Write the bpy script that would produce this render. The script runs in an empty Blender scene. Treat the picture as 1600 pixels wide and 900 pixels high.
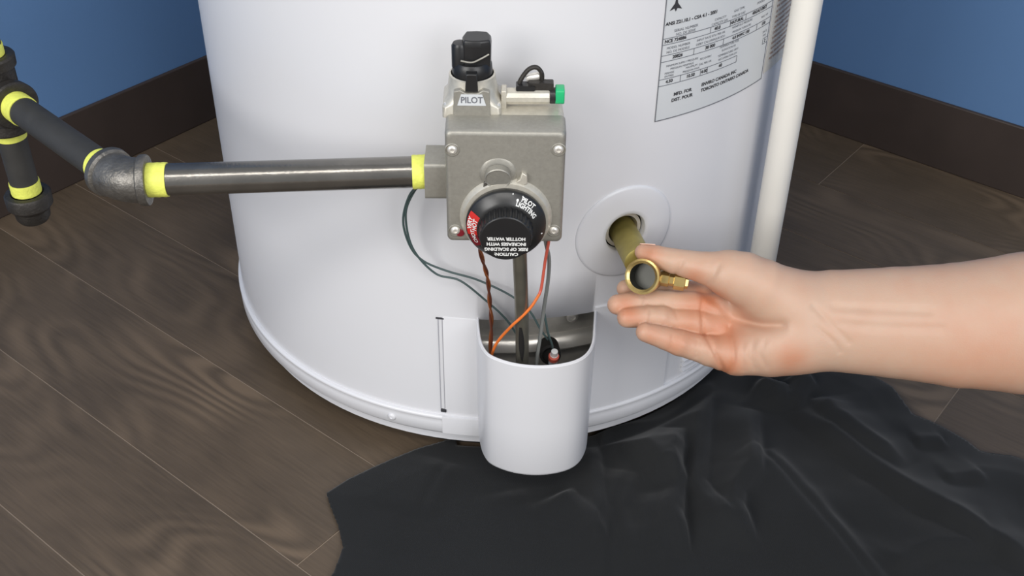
import bpy, bmesh, math, random
import numpy as np
from mathutils import Matrix, Vector
from mathutils.noise import noise as pnoise
random.seed(7)
S = bpy.context.scene
COL = S.collection
PI = math.pi
rad = math.radians

# ------------------------------------------------------------------ camera
cd = bpy.data.cameras.new('camera'); cam = bpy.data.objects.new('camera', cd); COL.objects.link(cam)
cd.sensor_fit = 'HORIZONTAL'; cd.sensor_width = 36; cd.lens = 1808.22 * 36 / 1600
cd.clip_start = 0.02; cd.clip_end = 50
CAM_M = Matrix(((0.99993, 0.00248, 0.01155), (-0.01074, 0.59913, 0.80058), (0.00494, 0.80065, -0.59912)))
CAM_P = Vector((0.0073, -0.9566, 0.7113))
r3 = Matrix((CAM_M[0], CAM_M[1], -Vector(CAM_M[2]))).transposed()
cam.matrix_world = Matrix.Translation(CAM_P) @ r3.to_4x4()
S.camera = cam

# ------------------------------------------------------------------ light and exposure
w = bpy.data.worlds.new('world'); S.world = w; w.use_nodes = True
bg = w.node_tree.nodes['Background']; bg.inputs[0].default_value = (0.93, 0.96, 1.0, 1); bg.inputs[1].default_value = 0.45

def area(name, loc, target, size, power, color):
    l = bpy.data.lights.new(name, 'AREA'); l.shape = 'RECTANGLE'; l.size = size[0]; l.size_y = size[1]
    l.energy = power; l.color = color
    o = bpy.data.objects.new(name, l); COL.objects.link(o); o.location = loc
    d = Vector(target) - Vector(loc); o.rotation_euler = d.to_track_quat('-Z', 'Y').to_euler()
    return o
area('softbox_lamp', (-1.2, -1.7, 1.2), (0.0, -0.1, 0.25), (1.0, 0.9), 22, (1.0, 0.98, 0.95))
area('pipe_highlight_strip', (-0.1, -1.5, 1.95), (0.0, -0.2, 0.2), (1.5, 0.3), 13, (1.0, 0.97, 0.93))  # unseen strip light added above the camera for the pipe's highlight
area('right_fill', (1.1, -2.1, 1.3), (0.3, 0.2, 0.3), (1.2, 1.2), 20, (0.98, 0.98, 1.0))  # unseen fill added at front right to lift the right wall and tank
S.view_settings.view_transform = 'Standard'; S.view_settings.look = 'None'
S.view_settings.gamma = 1; S.view_settings.use_curve_mapping = False
S.view_settings.exposure = 0.1

# ------------------------------------------------------------------ materials
def lin(c):
    return tuple((v / 255 / 12.92 if v / 255 <= 0.04045 else ((v / 255 + 0.055) / 1.055) ** 2.4) for v in c)
def mat(name, rgb, rough=0.5, metal=0.0, noise=None, bump=0.0, bscale=200, coat=0.0, sss=0.0, spec=0.5, aniso=None):
    """procedural Principled: base colour varied by noise=(scale, amount), fine bump"""
    m = bpy.data.materials.new(name); m.use_nodes = True; nt = m.node_tree; N = nt.nodes; L = nt.links
    b = N['Principled BSDF']; c = lin(rgb)
    b.inputs['Roughness'].default_value = rough; b.inputs['Metallic'].default_value = metal
    b.inputs['Specular IOR Level'].default_value = spec
    if coat: b.inputs['Coat Weight'].default_value = coat; b.inputs['Coat Roughness'].default_value = 0.15
    if sss:
        b.inputs['Subsurface Weight'].default_value = sss
        b.inputs['Subsurface Radius'].default_value = (1.0, 0.35, 0.2); b.inputs['Subsurface Scale'].default_value = 0.004
    tc = N.new('ShaderNodeTexCoord')
    sc, am = noise or (30, 0.06)
    n = N.new('ShaderNodeTexNoise'); n.inputs['Scale'].default_value = sc; n.inputs['Detail'].default_value = 4
    L.new(tc.outputs['Object'], n.inputs['Vector'])
    cr = N.new('ShaderNodeValToRGB'); e = cr.color_ramp.elements
    e[0].position = 0.3; e[1].position = 0.7
    e[0].color = (*[v * (1 - am) for v in c], 1); e[1].color = (*[min(1, v * (1 + am)) for v in c], 1)
    L.new(n.outputs['Fac'], cr.inputs['Fac']); L.new(cr.outputs['Color'], b.inputs['Base Color'])
    if bump:
        n2 = N.new('ShaderNodeTexNoise'); n2.inputs['Scale'].default_value = bscale; n2.inputs['Detail'].default_value = 3
        L.new(tc.outputs['Object'], n2.inputs['Vector'])
        bp = N.new('ShaderNodeBump'); bp.inputs['Strength'].default_value = bump; bp.inputs['Distance'].default_value = 0.001
        L.new(n2.outputs['Fac'], bp.inputs['Height']); L.new(bp.outputs['Normal'], b.inputs['Normal'])
    return m

M_enamel = mat('white_enamel', (219, 219, 222), 0.38, 0, (3, 0.012), coat=0.15)
M_enamel2 = mat('white_enamel_panel', (217, 217, 220), 0.35, 0, (3, 0.01), coat=0.15)
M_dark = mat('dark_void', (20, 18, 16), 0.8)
M_galv = mat('galvanised_steel', (182, 178, 170), 0.4, 0.15, (45, 0.25), 0.15, 120)
M_galvb = mat('bright_steel', (232, 228, 220), 0.3, 0.6, (30, 0.1))
M_cast = mat('cast_zinc', (156, 153, 144), 0.42, 0.45, (400, 0.06), 0.12, 1500)
M_cast2 = mat('bare_cast_zinc', (204, 199, 186), 0.4, 0.45, (300, 0.07), 0.12, 1500)
M_iron = mat('black_iron_pipe', (124, 121, 116), 0.22, 0.85, (60, 0.10), 0.1, 500)
M_ironm = mat('matt_black_pipe', (50, 49, 47), 0.62, 0.0, (90, 0.12), 0.1, 500)
M_tube = mat('dull_steel_tube', (138, 135, 122), 0.32, 0.75, (60, 0.15))
M_fit = mat('malleable_iron', (112, 109, 104), 0.42, 0.7, (120, 0.25), 0.5, 420)
M_fitd = mat('dark_malleable_iron', (58, 55, 52), 0.5, 0.5, (120, 0.2), 0.5, 420)
M_tape = mat('yellow_thread_tape', (228, 232, 105), 0.55, 0, (150, 0.08), 0.5, 500)
M_blackp = mat('black_plastic', (30, 30, 31), 0.36, 0, (60, 0.08))
M_dial = mat('black_dial_plastic', (38, 38, 38), 0.32, 0, (60, 0.08))
M_red = mat('red_print', (196, 36, 30), 0.45)
M_redd = mat('dark_red_print', (120, 22, 34), 0.45)
M_whitep = mat('white_print', (225, 225, 222), 0.5)
M_green = mat('green_plastic', (34, 176, 112), 0.35)
M_cream = mat('cream_cpvc', (243, 240, 232), 0.4, 0, (12, 0.02))
M_brass = mat('yellow_brass', (196, 170, 110), 0.24, 0.85, (70, 0.18), 0.05, 300)
M_brassd = mat('dull_brass', (164, 150, 84), 0.42, 0.6, (60, 0.2), 0.15, 250)
M_brassi = mat('dark_brass_bore', (44, 44, 38), 0.35, 0.4)
M_label = mat('silver_label_film', (204, 207, 209), 0.45, 0.0, (8, 0.015))
M_label2 = mat('warning_label_film', (212, 208, 199), 0.5)
M_ink = mat('grey_ink', (104, 106, 112), 0.6)
M_ink2 = mat('black_ink', (52, 52, 56), 0.6)
M_line = mat('pale_grey_line', (172, 172, 179), 0.6)
M_inko = mat('brown_ink', (172, 142, 126), 0.6)
M_wgreen = mat('dark_green_wire', (70, 88, 87), 0.45)
M_wgrey = mat('grey_wire', (128, 130, 127), 0.45)
M_wbrown = mat('brown_wire', (88, 44, 28), 0.4)
M_copper = mat('copper_strand', (176, 104, 62), 0.3, 0.7)
M_worange = mat('orange_wire', (226, 116, 44), 0.45, 0, (80, 0.15))
M_wred = mat('pink_red_wire', (208, 96, 78), 0.45)
M_base = mat('dark_wood_baseboard', (62, 52, 47), 0.5, 0, (14, 0.15), 0.1, 60)
M_skin = None

def wall_mat(name, rgb):
    return mat(name, rgb, 0.6, 0, (4, 0.03), 0.08, 350)
M_wall = wall_mat('blue_wall_paint', (92, 128, 172))

def skin_mat():
    m = bpy.data.materials.new('skin'); m.use_nodes = True; nt = m.node_tree; N = nt.nodes; L = nt.links
    b = N['Principled BSDF']; b.inputs['Roughness'].default_value = 0.48
    b.inputs['Subsurface Weight'].default_value = 0.25
    b.inputs['Subsurface Radius'].default_value = (1.0, 0.35, 0.2); b.inputs['Subsurface Scale'].default_value = 0.005
    at = N.new('ShaderNodeAttribute'); at.attribute_name = 'flush'
    tc = N.new('ShaderNodeTexCoord')
    n = N.new('ShaderNodeTexNoise'); n.inputs['Scale'].default_value = 55; n.inputs['Detail'].default_value = 5
    L.new(tc.outputs['Object'], n.inputs['Vector'])
    ad = N.new('ShaderNodeMath'); ad.operation = 'MULTIPLY_ADD'; ad.inputs[1].default_value = 0.35
    L.new(n.outputs['Fac'], ad.inputs[0]); L.new(at.outputs['Fac'], ad.inputs[2])
    cr = N.new('ShaderNodeValToRGB'); e = cr.color_ramp.elements
    e[0].position = 0.1; e[0].color = (*lin((194, 163, 141)), 1)
    e[1].position = 1.0; e[1].color = (*lin((192, 120, 84)), 1)
    L.new(ad.outputs[0], cr.inputs['Fac']); L.new(cr.outputs['Color'], b.inputs['Base Color'])
    n2 = N.new('ShaderNodeTexVoronoi'); n2.inputs['Scale'].default_value = 900
    L.new(tc.outputs['Object'], n2.inputs['Vector'])
    bp = N.new('ShaderNodeBump'); bp.inputs['Strength'].default_value = 0.12; bp.inputs['Distance'].default_value = 0.0004
    L.new(n2.outputs['Distance'], bp.inputs['Height']); L.new(bp.outputs['Normal'], b.inputs['Normal'])
    return m
M_skin = skin_mat()
M_nail = mat('fingernail', (236, 196, 176), 0.25)

def wood_mat():
    m = bpy.data.materials.new('dark_oak_plank'); m.use_nodes = True; nt = m.node_tree; N = nt.nodes; L = nt.links
    b = N['Principled BSDF']; b.inputs['Roughness'].default_value = 0.42; b.inputs['Specular IOR Level'].default_value = 0.4
    tc = N.new('ShaderNodeTexCoord'); oi = N.new('ShaderNodeObjectInfo')
    cmb = N.new('ShaderNodeCombineXYZ')
    mu = N.new('ShaderNodeMath'); mu.operation = 'MULTIPLY'; mu.inputs[1].default_value = 37.0
    L.new(oi.outputs['Random'], mu.inputs[0]); L.new(mu.outputs[0], cmb.inputs['X']); L.new(mu.outputs[0], cmb.inputs['Z'])
    add = N.new('ShaderNodeVectorMath'); add.operation = 'ADD'
    L.new(tc.outputs['Object'], add.inputs[0]); L.new(cmb.outputs[0], add.inputs[1])
    # broad shape field, stretched along the plank: its contour lines are the cathedral grain
    mp = N.new('ShaderNodeMapping'); mp.inputs['Scale'].default_value = (2.4, 7.0, 7.0)
    L.new(add.outputs[0], mp.inputs['Vector'])
    f = N.new('ShaderNodeTexNoise'); f.inputs['Scale'].default_value = 1.0; f.inputs['Detail'].default_value = 1.6; f.inputs['Roughness'].default_value = 0.35
    L.new(mp.outputs[0], f.inputs['Vector'])
    m1 = N.new('ShaderNodeMath'); m1.operation = 'MULTIPLY'; m1.inputs[1].default_value = 190.0
    L.new(f.outputs['Fac'], m1.inputs[0])
    sn = N.new('ShaderNodeMath'); sn.operation = 'SINE'; L.new(m1.outputs[0], sn.inputs[0])
    ma = N.new('ShaderNodeMath'); ma.operation = 'MULTIPLY_ADD'; ma.inputs[1].default_value = 0.5; ma.inputs[2].default_value = 0.5
    L.new(sn.outputs[0], ma.inputs[0])
    # where the figure is strong / weak
    f2 = N.new('ShaderNodeTexNoise'); f2.inputs['Scale'].default_value = 4.5; f2.inputs['Detail'].default_value = 2
    L.new(add.outputs[0], f2.inputs['Vector'])
    mr = N.new('ShaderNodeMapRange'); mr.inputs['From Min'].default_value = 0.47; mr.inputs['From Max'].default_value = 0.68
    mr.inputs['To Min'].default_value = 0.03; mr.inputs['To Max'].default_value = 0.62
    L.new(f2.outputs['Fac'], mr.inputs['Value'])
    mm = N.new('ShaderNodeMath'); mm.operation = 'MULTIPLY'; L.new(ma.outputs[0], mm.inputs[0]); L.new(mr.outputs[0], mm.inputs[1])
    # fine pores along the plank
    mp2 = N.new('ShaderNodeMapping'); mp2.inputs['Scale'].default_value = (22, 420, 420)
    L.new(add.outputs[0], mp2.inputs['Vector'])
    f3 = N.new('ShaderNodeTexNoise'); f3.inputs['Scale'].default_value = 1.0; f3.inputs['Detail'].default_value = 3
    L.new(mp2.outputs[0], f3.inputs['Vector'])
    m3 = N.new('ShaderNodeMath'); m3.operation = 'MULTIPLY_ADD'; m3.inputs[1].default_value = 0.36
    L.new(f3.outputs['Fac'], m3.inputs[0]); L.new(mm.outputs[0], m3.inputs[2])
    f4 = N.new('ShaderNodeTexNoise'); f4.inputs['Scale'].default_value = 11; f4.inputs['Detail'].default_value = 4
    L.new(add.outputs[0], f4.inputs['Vector'])
    m4 = N.new('ShaderNodeMath'); m4.operation = 'MULTIPLY_ADD'; m4.inputs[1].default_value = 0.45
    L.new(f4.outputs['Fac'], m4.inputs[0]); L.new(m3.outputs[0], m4.inputs[2])
    cr = N.new('ShaderNodeValToRGB'); e = cr.color_ramp.elements
    e[0].position = 0.2; e[0].color = (*lin((72, 62, 51)), 1)
    e[1].position = 0.85; e[1].color = (*lin((110, 94, 77)), 1)
    L.new(m4.outputs[0], cr.inputs['Fac']); L.new(cr.outputs['Color'], b.inputs['Base Color'])
    bp = N.new('ShaderNodeBump'); bp.inputs['Strength'].default_value = 0.2; bp.inputs['Distance'].default_value = 0.0008
    L.new(f3.outputs['Fac'], bp.inputs['Height']); L.new(bp.outputs['Normal'], b.inputs['Normal'])
    return m
M_wood = wood_mat()
M_under = mat('painted_joint_light', (150, 134, 118), 0.8)  # light caught on the plank bevels, put into the joint colour

def cloth_mat():
    m = mat('black_cloth', (32, 33, 34), 0.9, 0, (9, 0.10), spec=0.12)
    nt = m.node_tree; N = nt.nodes; L = nt.links; b = N['Principled BSDF']
    b.inputs['Sheen Weight'].default_value = 0.12; b.inputs['Sheen Roughness'].default_value = 0.5
    tc = N.new('ShaderNodeTexCoord')
    wv = N.new('ShaderNodeTexWave'); wv.inputs['Scale'].default_value = 420; wv.bands_direction = 'DIAGONAL'
    L.new(tc.outputs['Object'], wv.inputs['Vector'])
    bp = N.new('ShaderNodeBump'); bp.inputs['Strength'].default_value = 0.15; bp.inputs['Distance'].default_value = 0.0003
    L.new(wv.outputs['Fac'], bp.inputs['Height']); L.new(bp.outputs['Normal'], b.inputs['Normal'])
    return m
M_cloth = cloth_mat()

# ------------------------------------------------------------------ mesh helpers
def tag(o, label=None, cat=None, group=None, kind=None):
    if label: o['label'] = label
    if cat: o['category'] = cat
    if group: o['group'] = group
    if kind: o['kind'] = kind
    return o
def thing(name, label, cat, loc=(0, 0, 0), group=None):
    o = bpy.data.objects.new(name, None); COL.objects.link(o); o.location = loc; o.empty_display_size = 0.02
    return tag(o, label, cat, group)
def world_of(p):
    v = Vector((0, 0, 0))
    while p: v += p.location; p = p.parent
    return v
def obj(name, bm, m, parent=None, smooth=True, label=None, angle=35, bevel=0, seg=2):
    """link a bmesh (in world coordinates) as one mesh object"""
    bmesh.ops.remove_doubles(bm, verts=bm.verts, dist=1e-6)
    bmesh.ops.recalc_face_normals(bm, faces=bm.faces)
    if parent: bmesh.ops.translate(bm, verts=bm.verts, vec=-world_of(parent))
    me = bpy.data.meshes.new(name); bm.to_mesh(me); bm.free()
    me.materials.append(m)
    o = bpy.data.objects.new(name, me); COL.objects.link(o); o.parent = parent
    if smooth:
        for p in me.polygons: p.use_smooth = True
        try: me.set_sharp_from_angle(angle=rad(angle))
        except Exception: pass
    if bevel:
        b = o.modifiers.new('bevel', 'BEVEL'); b.width = bevel; b.segments = seg; b.limit_method = 'ANGLE'; b.angle_limit = rad(30)
    if label: o['label'] = label
    return o
def frame(axis):
    a = Vector(axis).normalized(); t = Vector((0, 0, 1)) if abs(a.z) < 0.9 else Vector((1, 0, 0))
    u = t.cross(a).normalized(); v = a.cross(u)
    return a, u, v
def lathe(bm, org, axis, prof, n=32, a0=0):
    """prof: (distance along axis, radius); radius 0 closes"""
    a, u, v = frame(axis); org = Vector(org); prev = None
    for t, r in prof:
        c = org + a * t
        if r <= 1e-7: ring = [bm.verts.new(c)]
        else: ring = [bm.verts.new(c + (u * math.cos(a0 + 2 * PI * i / n) + v * math.sin(a0 + 2 * PI * i / n)) * r) for i in range(n)]
        if prev:
            for i in range(n):
                j = (i + 1) % n
                if len(prev) == 1 and len(ring) == 1: continue
                if len(prev) == 1: bm.faces.new((prev[0], ring[j], ring[i]))
                elif len(ring) == 1: bm.faces.new((prev[i], prev[j], ring[0]))
                else: bm.faces.new((prev[i], prev[j], ring[j], ring[i]))
        prev = ring
    return bm
def smooth_path(pts, k=6):
    P = [Vector(p) for p in pts]; out = []
    Q = [P[0] * 2 - P[1]] + P + [P[-1] * 2 - P[-2]]
    for i in range(1, len(Q) - 2):
        p0, p1, p2, p3 = Q[i - 1:i + 3]
        for j in range(k):
            t = j / k
            out.append(0.5 * ((2 * p1) + (p2 - p0) * t + (2 * p0 - 5 * p1 + 4 * p2 - p3) * t * t + (3 * p1 - p0 - 3 * p2 + p3) * t ** 3))
    out.append(P[-1]); return out
def tube(bm, pts, r, n=12, k=6, cap=True, hard=False):
    P = [Vector(p) for p in pts] if hard else smooth_path(pts, k)
    m = len(P); rr = r if callable(r) else (lambda t: r)
    u = None; prev = None
    for i, p in enumerate(P):
        d = (P[min(i + 1, m - 1)] - P[max(i - 1, 0)]).normalized()
        if u is None: _, u, _v = frame(d)
        u = (u - d * u.dot(d)).normalized(); v = d.cross(u); q = rr(i / (m - 1))
        ring = [bm.verts.new(p + (u * math.cos(2 * PI * j / n) + v * math.sin(2 * PI * j / n)) * q) for j in range(n)]
        if prev:
            for j in range(n): bm.faces.new((prev[j], prev[(j + 1) % n], ring[(j + 1) % n], ring[j]))
        elif cap: bm.faces.new(ring[::-1])
        prev = ring
    if cap: bm.faces.new(prev)
    return bm
def box(bm, lo, hi):
    vs = [bm.verts.new((x, y, z)) for x in (lo[0], hi[0]) for y in (lo[1], hi[1]) for z in (lo[2], hi[2])]
    for f in ((0, 1, 3, 2), (4, 6, 7, 5), (0, 4, 5, 1), (2, 3, 7, 6), (0, 2, 6, 4), (1, 5, 7, 3)): bm.faces.new([vs[i] for i in f])
    return bm
def prism(bm, poly, f):
    """poly: 2D points; f(p, k) -> 3D for k in 0,1"""
    a = [bm.verts.new(f(p, 0)) for p in poly]; b = [bm.verts.new(f(p, 1)) for p in poly]; n = len(poly)
    bm.faces.new(a[::-1]); bm.faces.new(b)
    for i in range(n): bm.faces.new((a[i], a[(i + 1) % n], b[(i + 1) % n], b[i]))
    return bm
def rrect(x0, x1, y0, y1, r, n=5):
    out = []
    for cx, cy, a in ((x1 - r, y1 - r, 0), (x0 + r, y1 - r, 90), (x0 + r, y0 + r, 180), (x1 - r, y0 + r, 270)):
        for i in range(n + 1):
            t = rad(a + 90 * i / n); out.append((cx + r * math.cos(t), cy + r * math.sin(t)))
    return out
B = bmesh.new
def text_into(bm, s, size, f, bold=0.0, align='CENTER'):
    """flat lettering; f(x, y) -> 3D"""
    c = bpy.data.curves.new('t', 'FONT'); c.body = s; c.size = size; c.align_x = align; c.align_y = 'CENTER'
    c.offset = bold; c.resolution_u = 3
    o = bpy.data.objects.new('t', c); COL.objects.link(o)
    bpy.context.view_layer.update()
    me = bpy.data.meshes.new_from_object(o.evaluated_get(bpy.context.evaluated_depsgraph_get()))
    vs = [bm.verts.new(f(v.co.x, v.co.y)) for v in me.vertices]
    for p in me.polygons:
        try: bm.faces.new([vs[i] for i in p.vertices])
        except ValueError: pass
    bpy.data.objects.remove(o); bpy.data.curves.remove(c); bpy.data.meshes.remove(me)

# ================================================================== SETTING
NA = rad(51.416); NR = Vector((math.cos(NA), math.sin(NA), 0)); TR = Vector((-math.sin(NA), math.cos(NA), 0))
DR, DL = 0.5177, 0.5049        # right wall: NR.p = DR ; left wall: TR.p = DL
def dt(d, t, z=0): return NR * d + TR * t + Vector((0, 0, z))
floor = obj('floor', prism(B(), [(-1.6, -2.2), (DR, -2.2), (DR, DL), (-1.6, DL)], lambda p, k: dt(p[0], p[1], -0.03 + 0.0294 * k)), M_under, smooth=False)
tag(floor, kind='structure')
def plank_mesh(length, width):
    g = 0.00055; bm = B()
    prism(bm, rrect(-length / 2 + g, length / 2 - g, -width / 2 + g, width / 2 - g, 0.0004, 1), lambda p, k: Vector((p[0], p[1], -0.0014 + 0.0014 * k)))
    me = bpy.data.meshes.new('plank'); bmesh.ops.recalc_face_normals(bm, faces=bm.faces); bm.to_mesh(me); bm.free(); me.materials.append(M_wood)
    return me
cache = {}
seams = [-0.4925 - 0.1105 * k for k in range(6, 0, -1)] + [-0.4925, -0.3828, -0.2678, -0.1615, -0.0505, 0.06, 0.1705, 0.281, 0.3915, DR]
LEN = 1.25
for i in range(len(seams) - 1):
    a, b = seams[i], seams[i + 1]
    off = -0.164 if i == len(seams) - 2 else (-0.95 + (i * 0.47) % 1.1 - 0.25)
    t0 = -2.2
    cuts = sorted([c for c in (off - LEN, off, off + LEN) if -2.1 < c < DL - 0.05]) + [DL]
    for c in cuts:
        L_ = c - t0; key = (round(L_, 3), round(b - a, 4))
        if key not in cache: cache[key] = plank_mesh(L_, b - a)
        o = bpy.data.objects.new('plank', cache[key]); COL.objects.link(o); o.parent = floor
        o.location = dt((a + b) / 2, (t0 + c) / 2, 0); o.rotation_euler = (0, 0, NA + PI / 2)
        t0 = c
def wall(name, d0, d1, t0, t1, h0, h1, m):
    return tag(obj(name, prism(B(), [(d0, t0), (d1, t0), (d1, t1), (d0, t1)], lambda p, k: dt(p[0], p[1], h0 + (h1 - h0) * k)), m, smooth=False, bevel=0.0015 if m is M_base else 0), kind='structure')
wall('wall_right', DR + 0.001, DR + 0.1, -2.2, DL + 0.1, 0, 2.4, M_wall)
wall('wall_left', -1.6, DR + 0.001, DL + 0.001, DL + 0.1, 0, 2.4, M_wall)
wall('baseboard_right', DR - 0.004, DR + 0.001, -2.2, DL - 0.004, 0.0, 0.0842, M_base)
wall('baseboard_left', -1.6, DR + 0.001, DL - 0.004, DL + 0.001, 0.0, 0.0842, M_base)

# ================================================================== WATER HEATER
RT = 0.254
heater = thing('water_heater', 'large white cylindrical water heater tank standing on the dark plank floor', 'water heater')
def cy(ang, z, r=RT):
    a = rad(ang); return Vector((r * math.sin(a), -r * math.cos(a), z))
EA, EZ = 22.2, 0.2255          # drain hole centre (angle, height)
bm = B()
angs = sorted(set([-180 + 2.0 * i for i in range(180)] + [-3.2, 17.5] + [14 + 0.5 * i for i in range(34)]))
zs = sorted(set([0.03, 0.0495, 0.1545] + [0.195 + 0.0025 * i for i in range(26)] + [0.3, 0.4, 0.6, 0.8, 1.0, 1.2]))
def inhole(a, z):
    if -3.2 < a < 17.5 and z < 0.1545: return True
    s = rad(a - EA) * RT; return s * s + (z - EZ) ** 2 < 0.0195 ** 2
vv = {}
def V_(i, j):
    k = (i % len(angs), j)
    if k not in vv: vv[k] = bm.verts.new(cy(angs[k[0]], zs[j]))
    return vv[k]
for i in range(len(angs)):
    a0 = angs[i]; a1 = angs[(i + 1) % len(angs)] + (360 if i == len(angs) - 1 else 0)
    for j in range(len(zs) - 1):
        if inhole((a0 + a1) / 2, (zs[j] + zs[j + 1]) / 2): continue
        bm.faces.new((V_(i, j), V_(i + 1, j), V_(i + 1, j + 1), V_(i, j + 1)))
jacket = obj('tank_jacket', bm, M_enamel, heater)
sm = jacket.modifiers.new('thickness', 'SOLIDIFY'); sm.thickness = 0.0009; sm.offset = -1
obj('tank_top', lathe(B(), (0, 0, 1.2), (0, 0, 1), [(0, RT), (0.004, RT), (0.012, RT - 0.01), (0.02, RT - 0.03), (0.022, 0)], 96), M_enamel, heater)

def arcband(bm, prof, a0, a1, step=2.0):
    """prof: closed list of (r, z) swept from angle a0 to a1"""
    n = max(2, int(abs(a1 - a0) / step)); prev = None; full = abs(a1 - a0) >= 359.9
    rings = []
    for i in range(n + (0 if full else 1)):
        a = a0 + (a1 - a0) * i / n; rings.append([bm.verts.new(cy(a, z, r)) for r, z in prof])
    m = len(prof)
    for i in range(len(rings) - (0 if full else 1)):
        p, q = rings[i], rings[(i + 1) % len(rings)]
        for j in range(m): bm.faces.new((p[j], p[(j + 1) % m], q[(j + 1) % m], q[j]))
    if not full: bm.faces.new(rings[0][::-1]); bm.faces.new(rings[-1])
    return bm
# bottom rim band with rolled bead
rimprof = [(0.2532, 0.0325), (0.2560, 0.0325), (0.2568, 0.0335), (0.2570, 0.0440), (0.2564, 0.0462), (0.2572, 0.0480), (0.2574, 0.0496), (0.2566, 0.0508), (0.2550, 0.0512), (0.2532, 0.0508)]
obj('bottom_rim', arcband(B(), rimprof, 0, 360, 1.6), M_enamel2, heater, angle=50)
obj('base_pan', lathe(B(), (0, 0, 0), (0, 0, 1), [(0.0165, 0.236), (0.0165, 0.2475), (0.018, 0.2487), (0.0315, 0.2487), (0.0318, 0.236)], 120), M_enamel, heater, label='thin off-white pan ring under the bottom rim')
obj('gap_shade_ring', lathe(B(), (0, 0, 0), (0, 0, 1), [(0, 0), (0, 0.232), (0.017, 0.232), (0.017, 0)], 96), M_dark, heater, label='near-black ring standing in for the shaded gap under the pan')  # shade of the gap above the floor, painted as a near-black ring
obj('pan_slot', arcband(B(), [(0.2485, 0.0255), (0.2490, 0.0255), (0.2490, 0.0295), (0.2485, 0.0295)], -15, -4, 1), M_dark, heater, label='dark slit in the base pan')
def screw(name, p, ax, r, m, parent, recess=True):
    bm = B(); s = r
    lathe(bm, p, ax, [(-0.0005, 0), (-0.0005, s), (0.0004, s), (0.001, s * 0.92), (0.0016, s * 0.7), (0.0018, s * 0.42), (0.0011, s * 0.36), (0.0010, 0)], 20)
    return obj(name, bm, m, parent)
screw('rim_screw', cy(-20, 0.0398, 0.2569), cy(-20, 0, 1), 0.0036, M_enamel2, heater)

# door panel: raised sheet pieces left and right of the scoop
obj('door_panel', arcband(B(), [(0.2538, 0.0505), (0.2545, 0.0505), (0.2545, 0.1540), (0.2541, 0.1548), (0.2538, 0.1548)], -9.5, -3.1, 1), M_enamel2, heater, label='slightly raised white panel strip left of the burner cover')
obj('door_panel', arcband(B(), [(0.2538, 0.0505), (0.2556, 0.0505), (0.2556, 0.1590), (0.2548, 0.1598), (0.2538, 0.1598)], 17.5, 34, 1), M_enamel2, heater, label='slightly raised white panel right of the burner cover')
obj('door_lower_strip', arcband(B(), [(0.2540, 0.0330), (0.2574, 0.0330), (0.2576, 0.0500), (0.2572, 0.0512), (0.2540, 0.0512)], -10.0, -3.0, 0.8), M_enamel2, heater)
obj('panel_slot', arcband(B(), [(0.2540, 0.0545), (0.25465, 0.0545), (0.25465, 0.1530), (0.2540, 0.1530)], -10.38, -10.28, 0.05), M_line, heater, label='thin dark edge line of the slot')
obj('panel_slot', arcband(B(), [(0.2540, 0.0545), (0.25465, 0.0545), (0.25465, 0.1530), (0.2540, 0.1530)], -9.62, -9.54, 0.05), M_line, heater, label='thin dark edge line of the slot')
obj('slot_end', arcband(B(), [(0.2540, 0.1522), (0.2549, 0.1522), (0.2549, 0.1534), (0.2540, 0.1534)], -10.7, -9.3, 0.5), M_ink2, heater)
obj('slot_end', arcband(B(), [(0.2540, 0.0548), (0.2555, 0.0548), (0.2555, 0.0575), (0.2540, 0.0575)], -10.3, -9.3, 0.5), M_ink2, heater)
for k in range(3):
    obj('vent_louvre', arcband(B(), [(0.2540, 0.0565 + 0.0055 * k), (0.2572, 0.0572 + 0.0055 * k), (0.2572, 0.0582 + 0.0055 * k), (0.2540, 0.0600 + 0.0055 * k)], 38.5, 47, 1), M_enamel2, heater)

# inner burner chamber seen through the opening
bm = B(); arcband(bm, [(0.205, 0.036), (0.221, 0.036), (0.221, 0.200), (0.205, 0.200)], -14, 28, 1.5)
obj('inner_door', bm, M_galv, heater, label='grey metal inner chamber door')
obj('inner_flange', arcband(B(), [(0.220, 0.0985), (0.229, 0.0990), (0.2300, 0.1010), (0.2285, 0.1070), (0.224, 0.1110), (0.220, 0.1120)], -13, 27, 1.5), M_galvb, heater, label='bright steel flange strip inside the opening')
obj('inner_flange', arcband(B(), [(0.220, 0.120), (0.2225, 0.1205), (0.2235, 0.1230), (0.2220, 0.1330), (0.220, 0.1340)], -13, 27, 1.5), M_galv, heater, label='grey upper flange strip inside the opening')
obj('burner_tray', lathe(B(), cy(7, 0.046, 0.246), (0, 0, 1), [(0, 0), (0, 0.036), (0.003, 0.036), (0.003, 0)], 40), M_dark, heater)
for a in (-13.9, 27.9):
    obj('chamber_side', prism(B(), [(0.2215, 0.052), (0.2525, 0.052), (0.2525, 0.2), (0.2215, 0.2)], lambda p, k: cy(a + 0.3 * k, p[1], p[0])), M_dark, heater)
obj('chamber_roof', arcband(B(), [(0.2215, 0.198), (0.2525, 0.198), (0.2525, 0.2), (0.2215, 0.2)], -13.8, 27.8, 2), M_dark, heater)

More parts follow.
